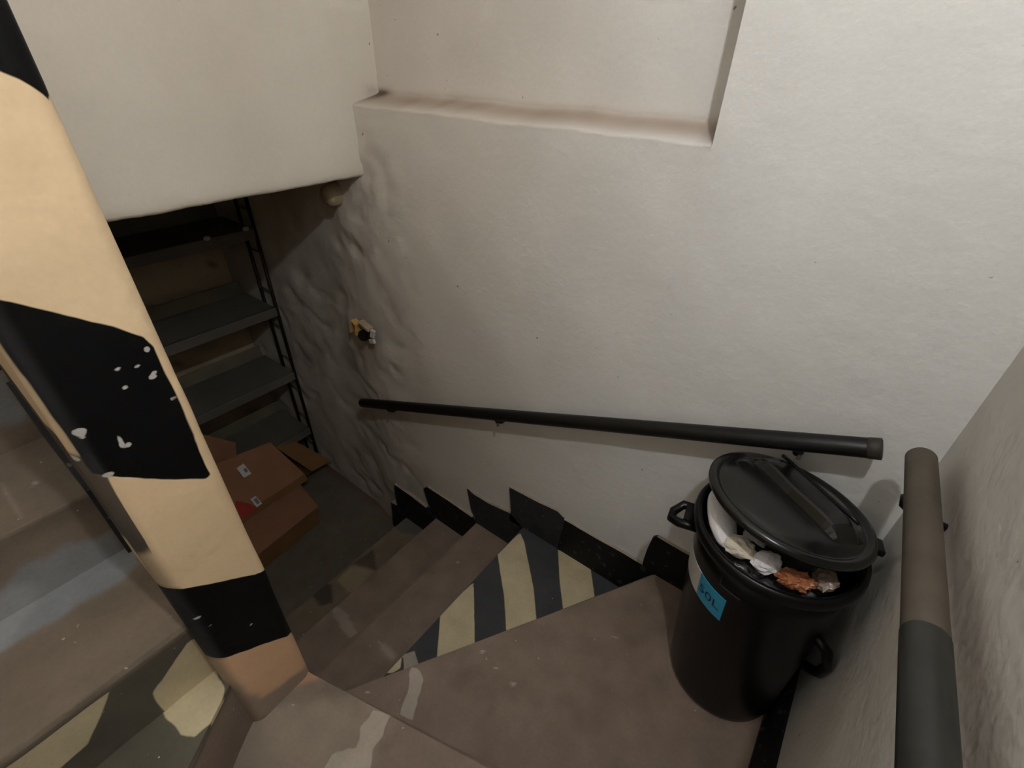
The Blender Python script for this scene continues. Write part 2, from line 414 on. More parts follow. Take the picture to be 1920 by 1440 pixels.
FLECK = [(150, 811, 14, 9), (155, 821, 7, 4), (226, 826, 3, 16), (229, 834, 5, 8), (241, 834, 6, 5), (204, 891, 13, 6), (276, 655, 6, 6), (287, 707, 9, 4), (290, 699, 6, 3), (222, 692, 6, 2), (372, 1162, 10, 4), (258, 687, 5, 2), (150, 872, 7, 6), (235, 727, 5, 2), (325, 748, 3, 3), (395, 1175, 5, 2), (470, 1170, 4, 2)]
chip = np.full(len(q), -1.0)
for (fx, fy, wpx, hpx) in FLECK:
    ct = at(fx, fy, x=EX); sc = 0.00085; aw, ah = wpx*sc*.5+.0012, hpx*sc*.6+.0012
    dd = (1-np.hypot((q[:, 1]-ct[1])/aw, (q[:, 2]-ct[2])/ah))*min(aw, ah)
    chip = np.maximum(chip, np.where(side == 1, dd+0.0015*(noise(q, 120, 5, 1)-.5), -1.0))
foot = sdpoly(np.stack([yy, q[:, 2]], 1), yz([(405, 1228), (545, 1150), (640, 1230), (570, 1250), (525, 1280), (495, 1296), (465, 1290), (432, 1268)]))+0.02*(noise(q, 24, 97, 3)-.5)
low = (side >= 1)*sstep(0.46, 0.42, q[:, 2]-(0.12-q[:, 1])*0.6)*(1-m)
c = mix(c, lin((150, 133, 118)), low*sstep(0.012, -0.02, foot))
c = mix(c, lin((212, 170, 136)), low*sstep(-0.02, 0.012, foot)*0.8)
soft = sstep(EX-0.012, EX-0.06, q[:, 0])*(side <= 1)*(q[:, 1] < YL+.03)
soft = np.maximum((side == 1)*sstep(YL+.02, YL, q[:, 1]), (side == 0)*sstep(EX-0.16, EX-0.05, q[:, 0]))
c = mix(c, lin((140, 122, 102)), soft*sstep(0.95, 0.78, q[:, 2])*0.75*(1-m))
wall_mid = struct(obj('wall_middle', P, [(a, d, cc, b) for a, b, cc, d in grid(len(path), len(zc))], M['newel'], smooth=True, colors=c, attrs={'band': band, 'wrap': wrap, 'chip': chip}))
wall_mid['label'] = 'cream wall end between the two flights, painted with black bands'
# ------------------------------------------------------------------ staircase
BROWN = np.array(lin((132, 114, 102))); BROWN2 = np.array(lin((120, 106, 91))); CREAM = lin((190, 176, 142)); SLATE = lin((68, 69, 71)); DRIP = lin((170, 160, 146)); BLUE = lin((140, 144, 148))
stairs = empty('staircase', (0, 0.5, 0)); tag(stairs, 'brown painted concrete winding staircase turning around the striped wall end', 'staircase')

def resample(poly, n):
    poly = np.array(poly, float)
    if len(poly) == 1: return np.repeat(poly, n, 0)
    d = np.r_[0, np.cumsum(np.hypot(*np.diff(poly, axis=0).T))]
    t = np.linspace(0, d[-1], n); return np.stack([np.interp(t, d, poly[:, k]) for k in (0, 1)], 1)

def step(inner, outer, z, colf, nu=80, nv=40, drop=0.2, round_=0.010):
    """ruled tread between an inner and an outer line; first row is the nosing"""
    vv = np.concatenate([[0, 0.004, 0.012, 0.03], np.linspace(0.06, 1, nv-4)])
    A = resample(inner, 200); B = resample(outer, 200)
    us = np.linspace(0, 1, nu); P = np.zeros((nu, nv, 3))
    for j, v in enumerate(vv):
        a = A[int(round(v*199))]; b = B[int(round(v*199))]
        P[:, j, :2] = a+(b-a)*us[:, None]
    P[:, :, 2] = z
    q = P.reshape(-1, 3).copy()
    P[:, :, 2] += ((noise(q, 5, 33, 3)-0.5)*0.004).reshape(nu, nv)
    P[:, 0, 2] -= round_; P[:, 1, 2] -= round_*0.35
    nosew = (noise(q, 14, 35, 3)-0.5).reshape(nu, nv)*0.006
    P[:, 0, 0] += nosew[:, 0]; P[:, 0, 1] += nosew[:, 0]; P[:, 0, 2] += nosew[:, 0]*0.5
    verts = list(P.reshape(-1, 3)); faces = grid(nu, nv); n0 = len(verts)
    # riser below the nosing, in rows so paint can run over it
    rows = 14; prev = [i*nv for i in range(nu)]
    for r in range(1, rows+1):
        cur = []
        for i in range(nu):
            pt = P[i, 0].copy(); pt[2] = (z-round_)-(drop-round_)*r/rows; cur.append(len(verts)); verts.append(pt)
        faces += [(prev[i], cur[i], cur[i+1], prev[i+1]) for i in range(nu-1)]; prev = cur
    for edge in ([i*nv+nv-1 for i in range(nu)], list(range(nv)), [(nu-1)*nv+j for j in range(nv)]):
        low = []
        for k in edge: low.append(len(verts)); t = verts[k].copy(); t[2] = z-drop; verts.append(t)
        faces += [(edge[i], edge[i+1], low[i+1], low[i]) for i in range(len(edge)-1)]
    verts = np.array(verts)
    SD.clear(); cc = colf(verts, z)
    return obj('step', verts, faces, M['step'], stairs, smooth=False, colors=cc, attrs={k: SD.get(k, np.full(len(verts), -1.0)) for k in ('cream', 'drip')})

def poly_on(pts, z): return [tuple(at(a, b, z=z)[:2]) for a, b in pts]
SD = {}
def shape(kind, V, pts, z, wob=0.006, seed=1):
    d = sdpoly(V[:, :2], poly_on(pts, z))+wob*(noise(V, 26, seed, 3)-0.5)
    d = np.where(V[:, 2] < z-0.012, -1.0, d)
    SD[kind] = np.maximum(SD.get(kind, np.full(len(V), -1.0)), d)
def paintpoly(c, V, pts, z, col, soft=0.003, amt=1.0, wob=0.008, seed=1):
    d = sdpoly(V[:, :2], poly_on(pts, z))+wob*(noise(V, 26, seed, 3)-0.5)
    return mix(c, col, sstep(-soft, soft, d)*amt)
def base_brown(V, z, seed=0):
    c = mix(np.tile(BROWN, (len(V), 1)), BROWN2, noise(V, 3.5, 11+seed, 4))
    c = mix(c, lin((104, 88, 76)), sstep(0.55, 0.8, noise(V, 7, 13+seed, 4))*0.5)
    return c

def col_S1(V, z):
    c = base_brown(V, z, 1)
    shape('drip', V, [(771, 1248), (783, 1256), (795, 1276), (792, 1290), (785, 1308), (780, 1330), (773, 1350), (747, 1341), (754, 1320), (761, 1300), (766, 1275)], z, 0.014)
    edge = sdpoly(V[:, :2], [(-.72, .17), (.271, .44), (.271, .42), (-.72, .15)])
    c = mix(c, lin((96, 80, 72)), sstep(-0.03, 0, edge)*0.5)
    for (a, b, r) in ((1165, 1107, .006), (962, 1283, .006), (930, 1252, .004), (1155, 1194, .004), (905, 1222, .005), (690, 1297, .004)):
        p0 = at(a, b, z=z); c = mix(c, lin((190, 180, 170)), sstep(r*1.3, r*0.7, np.hypot(V[:, 0]-p0[0], V[:, 1]-p0[1]))*0.7)
    return c
def col_S0(V, z):
    c = base_brown(V, z, 2)
    c = paintpoly(c, V, [(470, 1290), (640, 1290), (720, 1340), (690, 1440), (400, 1440), (360, 1420), (420, 1300)], z, lin((150, 138, 122)), 0.05, 0.6, 0.05)
    shape('drip', V, [(702, 1333), (731, 1341), (717, 1379), (698, 1406), (694, 1440), (690, 1470), (600, 1470), (611, 1440), (622, 1418), (666, 1402), (674, 1363)], z, 0.018)
    c = paintpoly(c, V, [(425, 1225), (590, 1255), (600, 1275), (540, 1290), (520, 1310), (470, 1310), (430, 1270)], z, lin((186, 138, 104)), 0.012, 0.6, 0.03)
    c = mix(c, lin((92, 80, 70)), sstep(0.62, 0.85, noise(V, 11, 55, 3))*0.5)
    return c
def col_Sm1(V, z):
    c = mix(np.tile(lin((98, 92, 80)), (len(V), 1)), lin((78, 74, 62)), noise(V, 6, 5, 3))
    shape('cream', V, [(375, 1197), (388, 1207), (402, 1240), (417, 1293), (412, 1330), (395, 1357), (365, 1380), (340, 1376), (315, 1345), (290, 1312), (285, 1296), (305, 1275), (330, 1235), (352, 1203)], z, 0.014)
    shape('cream', V, [(215, 1290), (195, 1330), (165, 1395), (112, 1440), (60, 1520), (-120, 1560), (-60, 1440), (60, 1395)], z, 0.012)
    c = np.where((V[:, 2] < z-0.012)[:, None], base_brown(V, z, 9), c)
    c = paintpoly(c, V, [(375, 1310), (392, 1318), (390, 1330), (376, 1325)], z, lin((104, 92, 74)), 0.006, 0.7)
    return c
def col_T(V, z, k=0):
    c = mix(np.tile(lin((130, 117, 102)), (len(V), 1)), BROWN2, noise(V, 4, 21+k, 4))
    def scuff(c, pts, col, soft, amt, wob):
        """patch of worn paint, on the tread at z and on the riser that rises behind it"""
        c = paintpoly(c, V, pts, z, col, soft, amt, wob)
        return c
    def scuff_riser(c, pts, x0, col, soft, amt, wob):
        d = sdpoly(V[:, 1:3], [tuple(at(a, b, x=x0)[1:]) for a, b in pts])+wob*(noise(V, 26, 3, 3)-0.5)
        return mix(c, col, sstep(-soft, soft, d)*amt*(V[:, 2] < z-0.008))
    PB1 = [(-80, 1262), (0, 1226), (47, 1200), (106, 1162), (146, 1136), (189, 1110), (227, 1087), (257, 1058), (255, 1039), (222, 1016), (208, 999), (170, 1013), (118, 1020), (94, 1042), (42, 1065), (0, 1105), (-80, 1150)]
    PB2 = [(-60, 1150), (0, 1120), (60, 1085), (75, 1110), (40, 1180), (0, 1215), (-60, 1240)]
    PB3 = [(-80, 640), (0, 695), (28, 745), (52, 780), (30, 793), (0, 797), (-80, 800)]
    if k == 2:
        c = scuff_riser(c, PB1, xk[1], BLUE, 0.012, 0.8, 0.03); c = scuff_riser(c, PB2, xk[1], lin((170, 170, 168)), 0.02, 0.5, 0.03)
        c = mix(c, lin((92, 82, 70)), (V[:, 2] < z-0.008)*sstep(z-0.06, z-0.015, V[:, 2])*0.5)  # shade below the nosing, painted onto the riser
    if k == 3: c = scuff_riser(c, PB3, xk[2], BLUE, 0.012, 0.8, 0.02)
    if k == 1:
        c = scuff(c, PB1, BLUE, 0.012, 0.85, 0.03); c = scuff(c, PB2, lin((170, 170, 168)), 0.02, 0.5, 0.03)
        # the riser below the nosing carries the hazard stripes
        r = V[:, 2] < z-0.012
        s = V[:, 1]; cs = mix(np.tile(lin((96, 90, 78)), (len(V), 1)), lin((80, 74, 64)), noise(V, 9, 4, 3))
        d = sdpoly(np.stack([V[:, 1], V[:, 2]], 1), [(at(a, b, x=-.785)[1], at(a, b, x=-.785)[2]) for a, b in ((210, 1282), (195, 1330), (165, 1395), (112, 1440), (60, 1520), (-200, 1620), (-60, 1480))])
        d1 = d+0.004*(noise(V, 40, 3)-0.5)
        d = sdpoly(np.stack([V[:, 1], V[:, 2]], 1), [(at(a, b, x=-.785)[1], at(a, b, x=-.785)[2]) for a, b in ((352, 1203), (380, 1190), (400, 1240), (420, 1300), (340, 1376), (290, 1312), (285, 1296), (305, 1275), (330, 1235))])
        SD['cream'] = np.where(r, np.maximum(d1, d+0.004*(noise(V, 40, 7)-0.5)), -1.0)
        c = np.where(r[:, None], cs, c)
    if k == 2:
        c = paintpoly(c, V, PB3, z, BLUE, 0.012, 0.8, 0.02)
        c = paintpoly(c, V, [(0, 905), (4, 905), (46, 968), (40, 972)], z, lin((158, 148, 134)), 0.003, 0.6, 0)
        c = paintpoly(c, V, [(58, 905), (68, 902), (69, 908), (62, 914)], z, lin((176, 166, 152)), 0.002, 0.8, 0)
    return c
def col_S2(V, z):
    c = mix(np.tile(SLATE, (len(V), 1)), lin((54, 55, 58)), noise(V, 9, 2, 3))
    for pts in ([(717, 1262), (753, 1232), (751, 1253), (735, 1262)],
                [(826, 1149), (888, 1092), (890, 1205), (889, 1230), (818, 1256), (820, 1228)],
                [(933, 1040), (975, 998), (983, 1017), (1000, 1102), (1006, 1161), (1007, 1185), (949, 1205), (949, 1182), (945, 1117)],
                [(1046, 1030), (1107, 1064), (1115, 1121), (1117, 1145), (1057, 1165), (1056, 1145), (1050, 1094)]):
        shape('cream', V, pts, z, 0.003)
    shape('drip', V, [(753, 1228), (777, 1221), (783, 1240), (790, 1262), (757, 1262), (757, 1236)], z)
    return c
def col_S3(V, z):
    c = base_brown(V, z, 4)
    c = paintpoly(c, V, [(709, 1203), (722, 1208), (744, 1230), (736, 1240), (722, 1228)], z, lin((172, 160, 146)), 0.006, 0.5)
    p0 = at(859, 1054, z=z); return mix(c, lin((190, 180, 170)), sstep(.008, .004, np.hypot(V[:, 0]-p0[0], V[:, 1]-p0[1]))*0.8)
def col_S4(V, z):
    c = base_brown(V, z, 5)
    return paintpoly(c, V, [(621, 1145), (630, 1136), (650, 1152), (669, 1188), (657, 1196), (640, 1178)], z, DRIP, 0.004, 0.5)
def col_S5(V, z):
    c = mix(base_brown(V, z, 6), lin((96, 90, 62)), np.full(len(V), 0.4))
    c = paintpoly(c, V, [(660, 1060), (705, 1072), (680, 1105), (653, 1112), (633, 1087)], z, lin((146, 130, 104)), 0.004, 0.8)
    c = paintpoly(c, V, [(580, 1107), (600, 1092), (622, 1095), (625, 1130), (600, 1136)], z, lin((48, 44, 40)), 0.008, 0.8)
    c = paintpoly(c, V, [(660, 1057), (700, 1030), (706, 1068)], z, lin((56, 50, 36)), 0.006, 0.7)
    c = paintpoly(c, V, [(740, 990), (768, 968), (800, 990), (785, 1003), (755, 999)], z, lin((84, 86, 80)), 0.004, 0.8)
    return c

A12 = (-.735, .17); N1 = (-.164, WY+.03)
W_ = WY+0.03
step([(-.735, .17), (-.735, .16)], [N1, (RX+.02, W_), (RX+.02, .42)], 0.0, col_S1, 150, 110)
step([(-.735, .166), (-.735, .02)], [(RX+.02, .445), (RX+.02, NEARY-.02), (-.0, NEARY-.02)], RISE, col_S0, 150, 110)
step([(-.742, .045), (-.80, .045)], [(-.02, NEARY-.02), (-.80, NEARY-.02)], 2*RISE, col_Sm1, 170, 60)
xk = [-.785, -1.07, -1.345, -1.62, -1.895, -2.17, -2.45, -2.72, -3.0]
for k in range(8):
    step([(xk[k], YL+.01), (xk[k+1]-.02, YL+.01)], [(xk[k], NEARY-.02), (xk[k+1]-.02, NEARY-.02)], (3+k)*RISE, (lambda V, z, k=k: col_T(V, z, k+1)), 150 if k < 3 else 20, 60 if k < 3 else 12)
step([(-.73, .16), (-.70, .16)], [(-.73, W_), (-.14, W_)], -RISE, col_S2, 150, 110)
step([(-.99, .16), (-.71, .16)], [(-.99, W_), (-.71, W_)], -2*RISE+.005, col_S3, 110, 60)
step([(-1.268, .16), (-.97, .16)], [(-1.268, W_), (-.97, W_)], -3*RISE+.004, col_S4, 90, 60)
step([(-1.516, .16), (-1.25, .16)], [(-1.516, W_), (-1.25, W_)], -4*RISE, col_S5, 90, 60)

# cellar floor
def col_floor(P):
    c = mix(np.tile(lin((110, 102, 92)), (len(P), 1)), lin((90, 80, 66)), noise(P, 2.4, 8, 4))
    wallline = np.exp(-((P[:, 1]-1.15)/0.02)**2); return mix(c, lin((110, 52, 34)), np.clip(wallline*noise(P, 9, 4)*1.2, 0, .8))
flat_wall('floor', (FARX-.05, -1.0, FLOOR_Z), (1.75, 0, 0), (0, 2.25, 0), 60, 80, M['step'], col_floor)

# ------------------------------------------------------------------ baseboards
def prism(name, poly, parent, plane, base, thick, mats, seed=0, rough=0.0):
    """poly in plane coords, extruded; top-facing faces take the second material"""
    n = len(poly); f, b = [], []
    for (a, z) in poly:
        if plane == 'y': f.append((a, base-thick, z)); b.append((a, base+0.03, z))
        else: f.append((base-thick, a, z)); b.append((base+0.03, a, z))
    V = np.array(f+b); faces = [tuple(range(n))]; mi = [0]
    for i in range(n):
        j = (i+1) % n; faces.append((i, i+n, j+n, j)); e = V[j]-V[i]; mi.append(1 if abs(e[2]) < 0.6*np.hypot(e[0], e[1]) and V[i, 2] > np.mean(V[:, 2]) else 0)
    bm = bmesh.new(); bv = [bm.verts.new(tuple(v)) for v in V]
    for fc, m in zip(faces, mi):
        fa = bm.faces.new([bv[i] for i in fc]); fa.material_index = m
    o = obj_bm(name, bm, mats, parent); return o

BBY = WY-0.014
def xz(pts): return [(at(a, b, y=BBY)[0], at(a, b, y=BBY)[2]) for a, b in pts]
bb = empty('baseboard_back', (-0.7, WY, 0)); struct(bb)
pieces = [
    (xz([(1212, 1088), (1203, 1065), (1206, 1050), (1213, 1030), (1223, 1009), (1232, 1008), (1260, 1025), (1292, 1043)])+[(RX, 0.15), (RX, -0.02)], 'base_black'),
    ([(-.80, -RISE-.01)]+xz([(957, 958), (954, 914), (980, 928), (1012, 945), (1045, 960), (1056, 972)])+[(-.55, -RISE-.01)], 'base_dusty'),
    ([(-.555, -RISE-.01)]+xz([(1057, 976), (1130, 1018), (1170, 1040), (1203, 1060), (1212, 1090)])+[(-.16, -RISE-.01)], 'base_black'),
    ([(-.985, -2*RISE)]+xz([(882, 955), (875, 916), (888, 928), (915, 945), (957, 964)])+[(-.72, -.19), (-.72, -2*RISE)], 'base_dusty'),
    ([(-1.262, -3*RISE)]+xz([(806, 957), (793, 917), (800, 914), (840, 940), (884, 971)])+[(-.985, -.365), (-.985, -3*RISE)], 'base_black'),
    ([(-1.512, -4*RISE)]+xz([(743, 945), (738, 909), (770, 931), (798, 953)])+[(-1.262, -.55), (-1.262, -4*RISE)], 'base_black'),
    ([(-1.655, FLOOR_Z-.01)]+xz([(735, 965), (732, 942), (742, 948)])+[(-1.51, -.72), (-1.51, FLOOR_Z-.01)], 'base_black'),
]
for poly, mk in pieces:
    # split long edges and make the hand-painted top a little uneven
    out = []
    for i in range(len(poly)):
        a, b = np.array(poly[i]), np.array(poly[(i+1) % len(poly)]); k = max(1, int(np.hypot(*(b-a))/0.03))
        for t in range(k): out.append(a+(b-a)*t/k)
    out = np.array(out); out[:, 1] += 0.004*(noise(np.stack([out[:, 0], out[:, 1], 0*out[:, 0]], 1), 30, 3)-0.5)*(out[:, 1] > out[:, 1].min()+0.03)
    prism('board', [tuple(v) for v in out], bb, 'y', WY, 0.011, [M[mk], M['base_top']])
br = empty('baseboard_right', (RX, 0.5, 0)); struct(br)
def plinth(y0, y1, z):
    sec = [(RX+.02, z-.02), (RX-.046, z-.02), (RX-.044, z+.012), (RX-.022, z+.048), (RX-.008, z+.060), (RX+.02, z+.062)]; n = len(sec)
    vv = [(x, y0, zz) for x, zz in sec]+[(x, y1, zz) for x, zz in sec]
    obj('board', vv, [tuple(range(n)), tuple(range(2*n-1, n-1, -1))]+[(i, i+n, (i+1) % n+n, (i+1) % n) for i in range(n)], M['base_black'], br)
plinth(WY, .44, 0.0); plinth(.44, NEARY, RISE)
bl = empty('baseboard_left', (-1.5, YL, .8)); struct(bl)
for k in range(1, 7):
    x0, x1, z = xk[k], xk[k+1], (3+k)*RISE
    poly = [(x0-.01, z-.02), (x0-.01, z+.085), (x0-.06, z+.14), (x1+.02, z+.15+.10), (x1-.01, z+.15), (x1-.01, z-.02)] if k > 1 else [(x0+.02, z-.19), (x0+.02, z+.02), (x0-.06, z+.10), (x1+.02, z+.15), (x1-.01, z+.15), (x1-.01, z-.02), (x0-.02, z-.02)]
    n = len(poly); vv = [(a, YL-0.007, b) for a, b in poly]+[(a, YL+.02, b) for a, b in poly]
    obj('board', vv, [tuple(range(n))]+[(i, (i+1) % n, (i+1) % n+n, i+n) for i in range(n)], M['base_dusty'], bl)

# ------------------------------------------------------------------ handrail on the back wall
hr = empty('handrail', (-0.75, WY-.05, .35)); tag(hr, 'black painted round handrail fixed along the long white back wall', 'handrail')
RY = WY-0.058
ra, rb = at(679, 755, y=RY), at(1652, 842, y=RY)
pts, rr = capped(ra, rb, 0.0215, 12, 0.004)
v, f = tube(pts, rr, 20); obj('pipe', v, f, M['rail'], hr, smooth=True)
dv = Vector(rb-ra).normalized(); end = Vector(rb)
v, f = tube([end-dv*0.022, end-dv*0.02, end+dv*0.001, end+dv*0.0025], [0.0212, 0.0226, 0.0226, 0.019], 20); obj('end_cap', v, f, M['rail_end'], hr, smooth=True)
for (bx, by) in ((727, 765), (930, 788), (1492, 843)):
    t = (at(bx, by, y=RY)[0]-ra[0])/(rb[0]-ra[0]); c0 = Vector(ra).lerp(Vector(rb), t)
    v, f = tube([c0+Vector((0, 0, -.016)), c0+Vector((.004, .004, -.034)), c0+Vector((.008, .02, -.043)), c0+Vector((.01, .066, -.046))], [.008, .008, .007, .007], 10)
    b_o = obj('bracket', v, f, M['rail'], hr, smooth=True)
    bm = bmesh.new(); box_bm(bm, c0+Vector((0, .002, -.022)), (.034, .022, .007)); bevel(bm, .002, 1); obj_bm('saddle', bm, M['rail'], b_o)
    bm = bmesh.new(); bmesh.ops.create_cone(bm, segments=12, radius1=.005, radius2=.004, depth=.012, cap_ends=True, matrix=Matrix.Translation(c0+Vector((.012, -.004, -.036)))); obj_bm('screw', bm, M['steel'], b_o)

# ------------------------------------------------------------------ handrail on the right wall
h2 = empty('handrail', (.215, .5, .88)); tag(h2, 'dusty brown handrail on the right wall beside the black bin', 'handrail')
RRX = 0.216
e0 = Vector((RRX, 0.985, 0.853)); e1 = Vector((RRX, -0.55, 0.853+0.0985*1.535))
mid = e0.lerp(e1, 0.30)
pts, rr = capped(e0, mid, 0.0235, 8, 0.010)
v, f = tube(pts, rr, 24); obj('pipe', v, f, M['rail_dusty'], h2, smooth=True)
pts, rr = capped(mid+(e0-mid).normalized()*0.012, e1, 0.0243, 8, 0.006)  # near length gets a darker colour that stands in for shadow
v, f = tube(pts, rr, 24); obj('near_pipe', v, f, M['rail_dark'], h2, smooth=True)['label'] = 'near length of the rail, coloured dark as in shadow'
for t in (0.09, 0.55):
    c0 = e0.lerp(e1, t)
    v, f = tube([c0+Vector((-.016, 0, -.014)), c0+Vector((-.012, 0, -.03)), c0+Vector((.006, 0, -.04)), c0+Vector((.05, 0, -.042))], [.008, .008, .008, .007], 10)
    obj('bracket', v, f, M['rail'], h2, smooth=True)

# ------------------------------------------------------------------ lamp on the right wall, above the picture
lp = empty('wall_lamp', (RX, LAMP_POS[1], LAMP_POS[2])); tag(lp, 'round wall lamp with bare bulb high on the right wall', 'lamp')
v, f = lathe([(0, 0), (.055, 0), (.055, .012), (.04, .03), (.024, .034), (.022, .075), (0, .075)], 32)
R_ = Matrix.Translation((RX, LAMP_POS[1], LAMP_POS[2])) @ Matrix.Rotation(-math.pi/2, 4, 'Y')
obj('base', [R_ @ Vector(x) for x in v], f, M['lamp_body'], lp, smooth=True)
bm = bmesh.new(); bmesh.ops.create_uvsphere(bm, u_segments=24, v_segments=16, radius=0.022, matrix=Matrix.Translation(LAMP_POS)); obj_bm('bulb', bm, M['bulb'], lp, smooth=True)

lp2 = empty('ceiling_lamp', LAMP2_POS); tag(lp2, 'white globe lamp hanging over the upper flight of stairs', 'lamp')
bm = bmesh.new(); bmesh.ops.create_uvsphere(bm, u_segments=24, v_segments=16, radius=0.11, matrix=Matrix.Translation(LAMP2_POS)); obj_bm('globe', bm, M['globe'], lp2, smooth=True)
v, f = tube([Vector(LAMP2_POS)+Vector((0, 0, .10)), Vector(LAMP2_POS)+Vector((0, 0, .14)), Vector(LAMP2_POS)+Vector((0, 0, .142)), Vector(LAMP2_POS)+Vector((0, 0, .6))], [.05, .05, .012, .012], 16); obj('stem', v, f, M['lamp_body'], lp2, smooth=True)

# ------------------------------------------------------------------ rubbish bin
BC = (0.066, 0.908); BH, BR1, BR0 = 0.605, 0.176, 0.140
LEAN = (0.030, 0.012)
bn = empty('rubbish_bin', (BC[0], BC[1], 0.0)); tag(bn, 'black plastic fifty litre rubbish bin, open and full, in the stair corner', 'rubbish bin')
def rad(z): return BR0+(BR1-0.012-BR0)*z/BH
def bpt(az, z, off=0.0):
    r = rad(z)+off; k = 1-z/BH; return Vector((BC[0]+LEAN[0]*k+r*math.cos(az), BC[1]+LEAN[1]*k+r*math.sin(az), z))
T0 = Matrix.Translation((BC[0]+LEAN[0], BC[1]+LEAN[1], 0)); T0[0][2] = -LEAN[0]/BH; T0[1][2] = -LEAN[1]/BH
prof = [(0, .004), (BR0-.012, .004), (BR0-.003, .008), (BR0, .018)]+[(rad(z), z) for z in np.linspace(.03, BH-.03, 12)]+[(rad(BH)-.006, BH-.03), (rad(BH)-.006, BH-.005)]+[(rad(z)-.006, z) for z in np.linspace(BH-.04, .03, 6)]+[(0, .02)]
v, f = lathe(prof, 72); obj('body', [T0 @ Vector(x) for x in v], f, M['bin'], bn, smooth=True)
prof = []
for a in np.linspace(0, 2*math.pi, 16, endpoint=False): prof.append((BR1-.009+.010*math.cos(a), BH-.012+.017*math.sin(a)))
v, f = lathe(prof, 72, closed=True); obj('rim', [T0 @ Vector(x) for x in v], f, M['bin'], bn, smooth=True)
def lug(az, z, out=0.052, half=0.16, dz=-0.03, r=0.009):
    pts = [bpt(az-half, z, -.004), bpt(az-half*.8, z-.004, out*.7), bpt(az-half*.3, z+dz*.6, out), bpt(az+half*.3, z+dz*.6, out), bpt(az+half*.8, z-.004, out*.7), bpt(az+half, z, -.004)]
    v, f = tube(pts, r, 10); o = obj('handle', v, f, M['bin'], bn, smooth=True)
    pl = [bpt(az-half*.9, z+.010, -.004), bpt(az-half*.7, z+.010, out*.55), bpt(az+half*.7, z+.010, out*.55), bpt(az+half*.9, z+.010, -.004)]
    vv = pl+[p-Vector((0, 0, .008)) for p in pl]
    obj('web', vv, [(0, 1, 2, 3), (7, 6, 5, 4), (0, 4, 5, 1), (1, 5, 6, 2), (2, 6, 7, 3), (3, 7, 4, 0)], M['bin'], o)
lug(math.radians(-170), BH-.055, out=.058, half=.19, r=.011)
lug(math.radians(38), BH-.035, out=.03)
pts = [bpt(math.radians(-14), .275, -.004), bpt(math.radians(-14), .278, .022), bpt(math.radians(-17), .30, .033), bpt(math.radians(-22), .36, .040), bpt(math.radians(-27), .42, .026), bpt(math.radians(-29), .435, -.004)]
v, f = tube(pts, [.011, .012, .012, .011, .011, .011], 10); obj('tipping_handle', v, f, M['bin'], bn, smooth=True)
# sticker: white end and cyan end with its capacity
def patch(name, a0, a1, z0, z1, mat, parent, off=0.0015, n=14, skew=0.0):
    vv, ff = [], []
    for k in range(n+1):
        a = math.radians(a0+(a1-a0)*k/n)
        vv += [bpt(a, z0, off), bpt(a, z1, off), bpt(a, z0, -.001), bpt(a, z1, -.001)]
    for k in range(n):
        i, j = 4*k, 4*k+4; ff += [(i, j, j+1, i+1), (i+1, j+1, j+3, i+3), (j, i, i+2, j+2)]
    ff += [(0, 1, 3, 2), (4*n+1, 4*n, 4*n+2, 4*n+3)]
    return obj(name, vv, ff, mat, parent, smooth=False)
st = patch('sticker', -178, -132, .412, .490, M['label_white'], bn); st['label'] = 'white sticker end'
sc_ = patch('sticker', -132, -105, .412, .490, M['cyan'], bn); sc_['label'] = 'cyan sticker end reading 50L'
cu = bpy.data.curves.new('capacity_text', 'FONT'); cu.body = '50L'; cu.size = 0.036; cu.extrude = 0.0; cu.align_x = 'CENTER'; cu.align_y = 'CENTER'
to = bpy.data.objects.new('tmp', cu); COL.objects.link(to); bpy.context.view_layer.update()
tm = bpy.data.meshes.new_from_object(to.evaluated_get(bpy.context.evaluated_depsgraph_get())); bpy.data.objects.remove(to)
bm = bmesh.new(); bm.from_mesh(tm); bmesh.ops.triangulate(bm, faces=bm.faces[:]); bmesh.ops.subdivide_edges(bm, edges=bm.edges[:], cuts=1)
for vtx in bm.verts:
    a = math.radians(-119.5)+vtx.co.x*1.15/rad(.45); vtx.co = bpt(a, .4505+vtx.co.y, .0024)
obj_bm('lettering', bm, M['ink'], sc_)
for a0, a1, z0, z1 in ((-113, -97, .522, .525), (-113.6, -112.8, .522, .556)):
    patch('embossed_line', a0, a1, z0, z1, M['emboss'], bn, .0022, 6)

# ------------------------------------------------------------------ rubbish in the bin
def crumple(name, loc, size, mat, label, seed, amp=0.35, fr=2.2, rot=0.0, cat='rubbish', sub=4, tilt=(0, 0), fold=1.0):
    bm = bmesh.new(); bmesh.ops.create_icosphere(bm, subdivisions=sub, radius=1.0)
    co = np.array([v.co[:] for v in bm.verts])
    n1 = np.abs(noise(co+5, fr, seed, 3)-0.5)*2; n2 = noise(co+9, fr*2.3, seed+5, 2)-0.5
    k = 1-amp*fold*0.8*(1-n1)+amp*0.35*n2
    co = co*k[:, None]*np.array(size)
    R = Matrix.Rotation(rot, 3, 'Z') @ Matrix.Rotation(tilt[0], 3, 'X') @ Matrix.Rotation(tilt[1], 3, 'Y')
    for v, q in zip(bm.verts, co): v.co = R @ Vector(q)
    o = obj_bm(name, bm, M[mat], smooth=False); o.location = loc
    return tag(o, label, cat)
crumple('rubbish_bag', (BC[0], BC[1], .535), (.152, .152, .052), 'bagdark', 'dark plastic rubbish bag filling the bin beneath the other waste', 3, .22, 2.6, cat='rubbish bag', sub=5)
crumple('paper_tray', (-.044, .862, .606), (.036, .086, .024), 'paper', 'smooth white paper tray at the left edge of the bin', 8, .10, 1.1, rot=.43, tilt=(.05, .45), cat='paper')
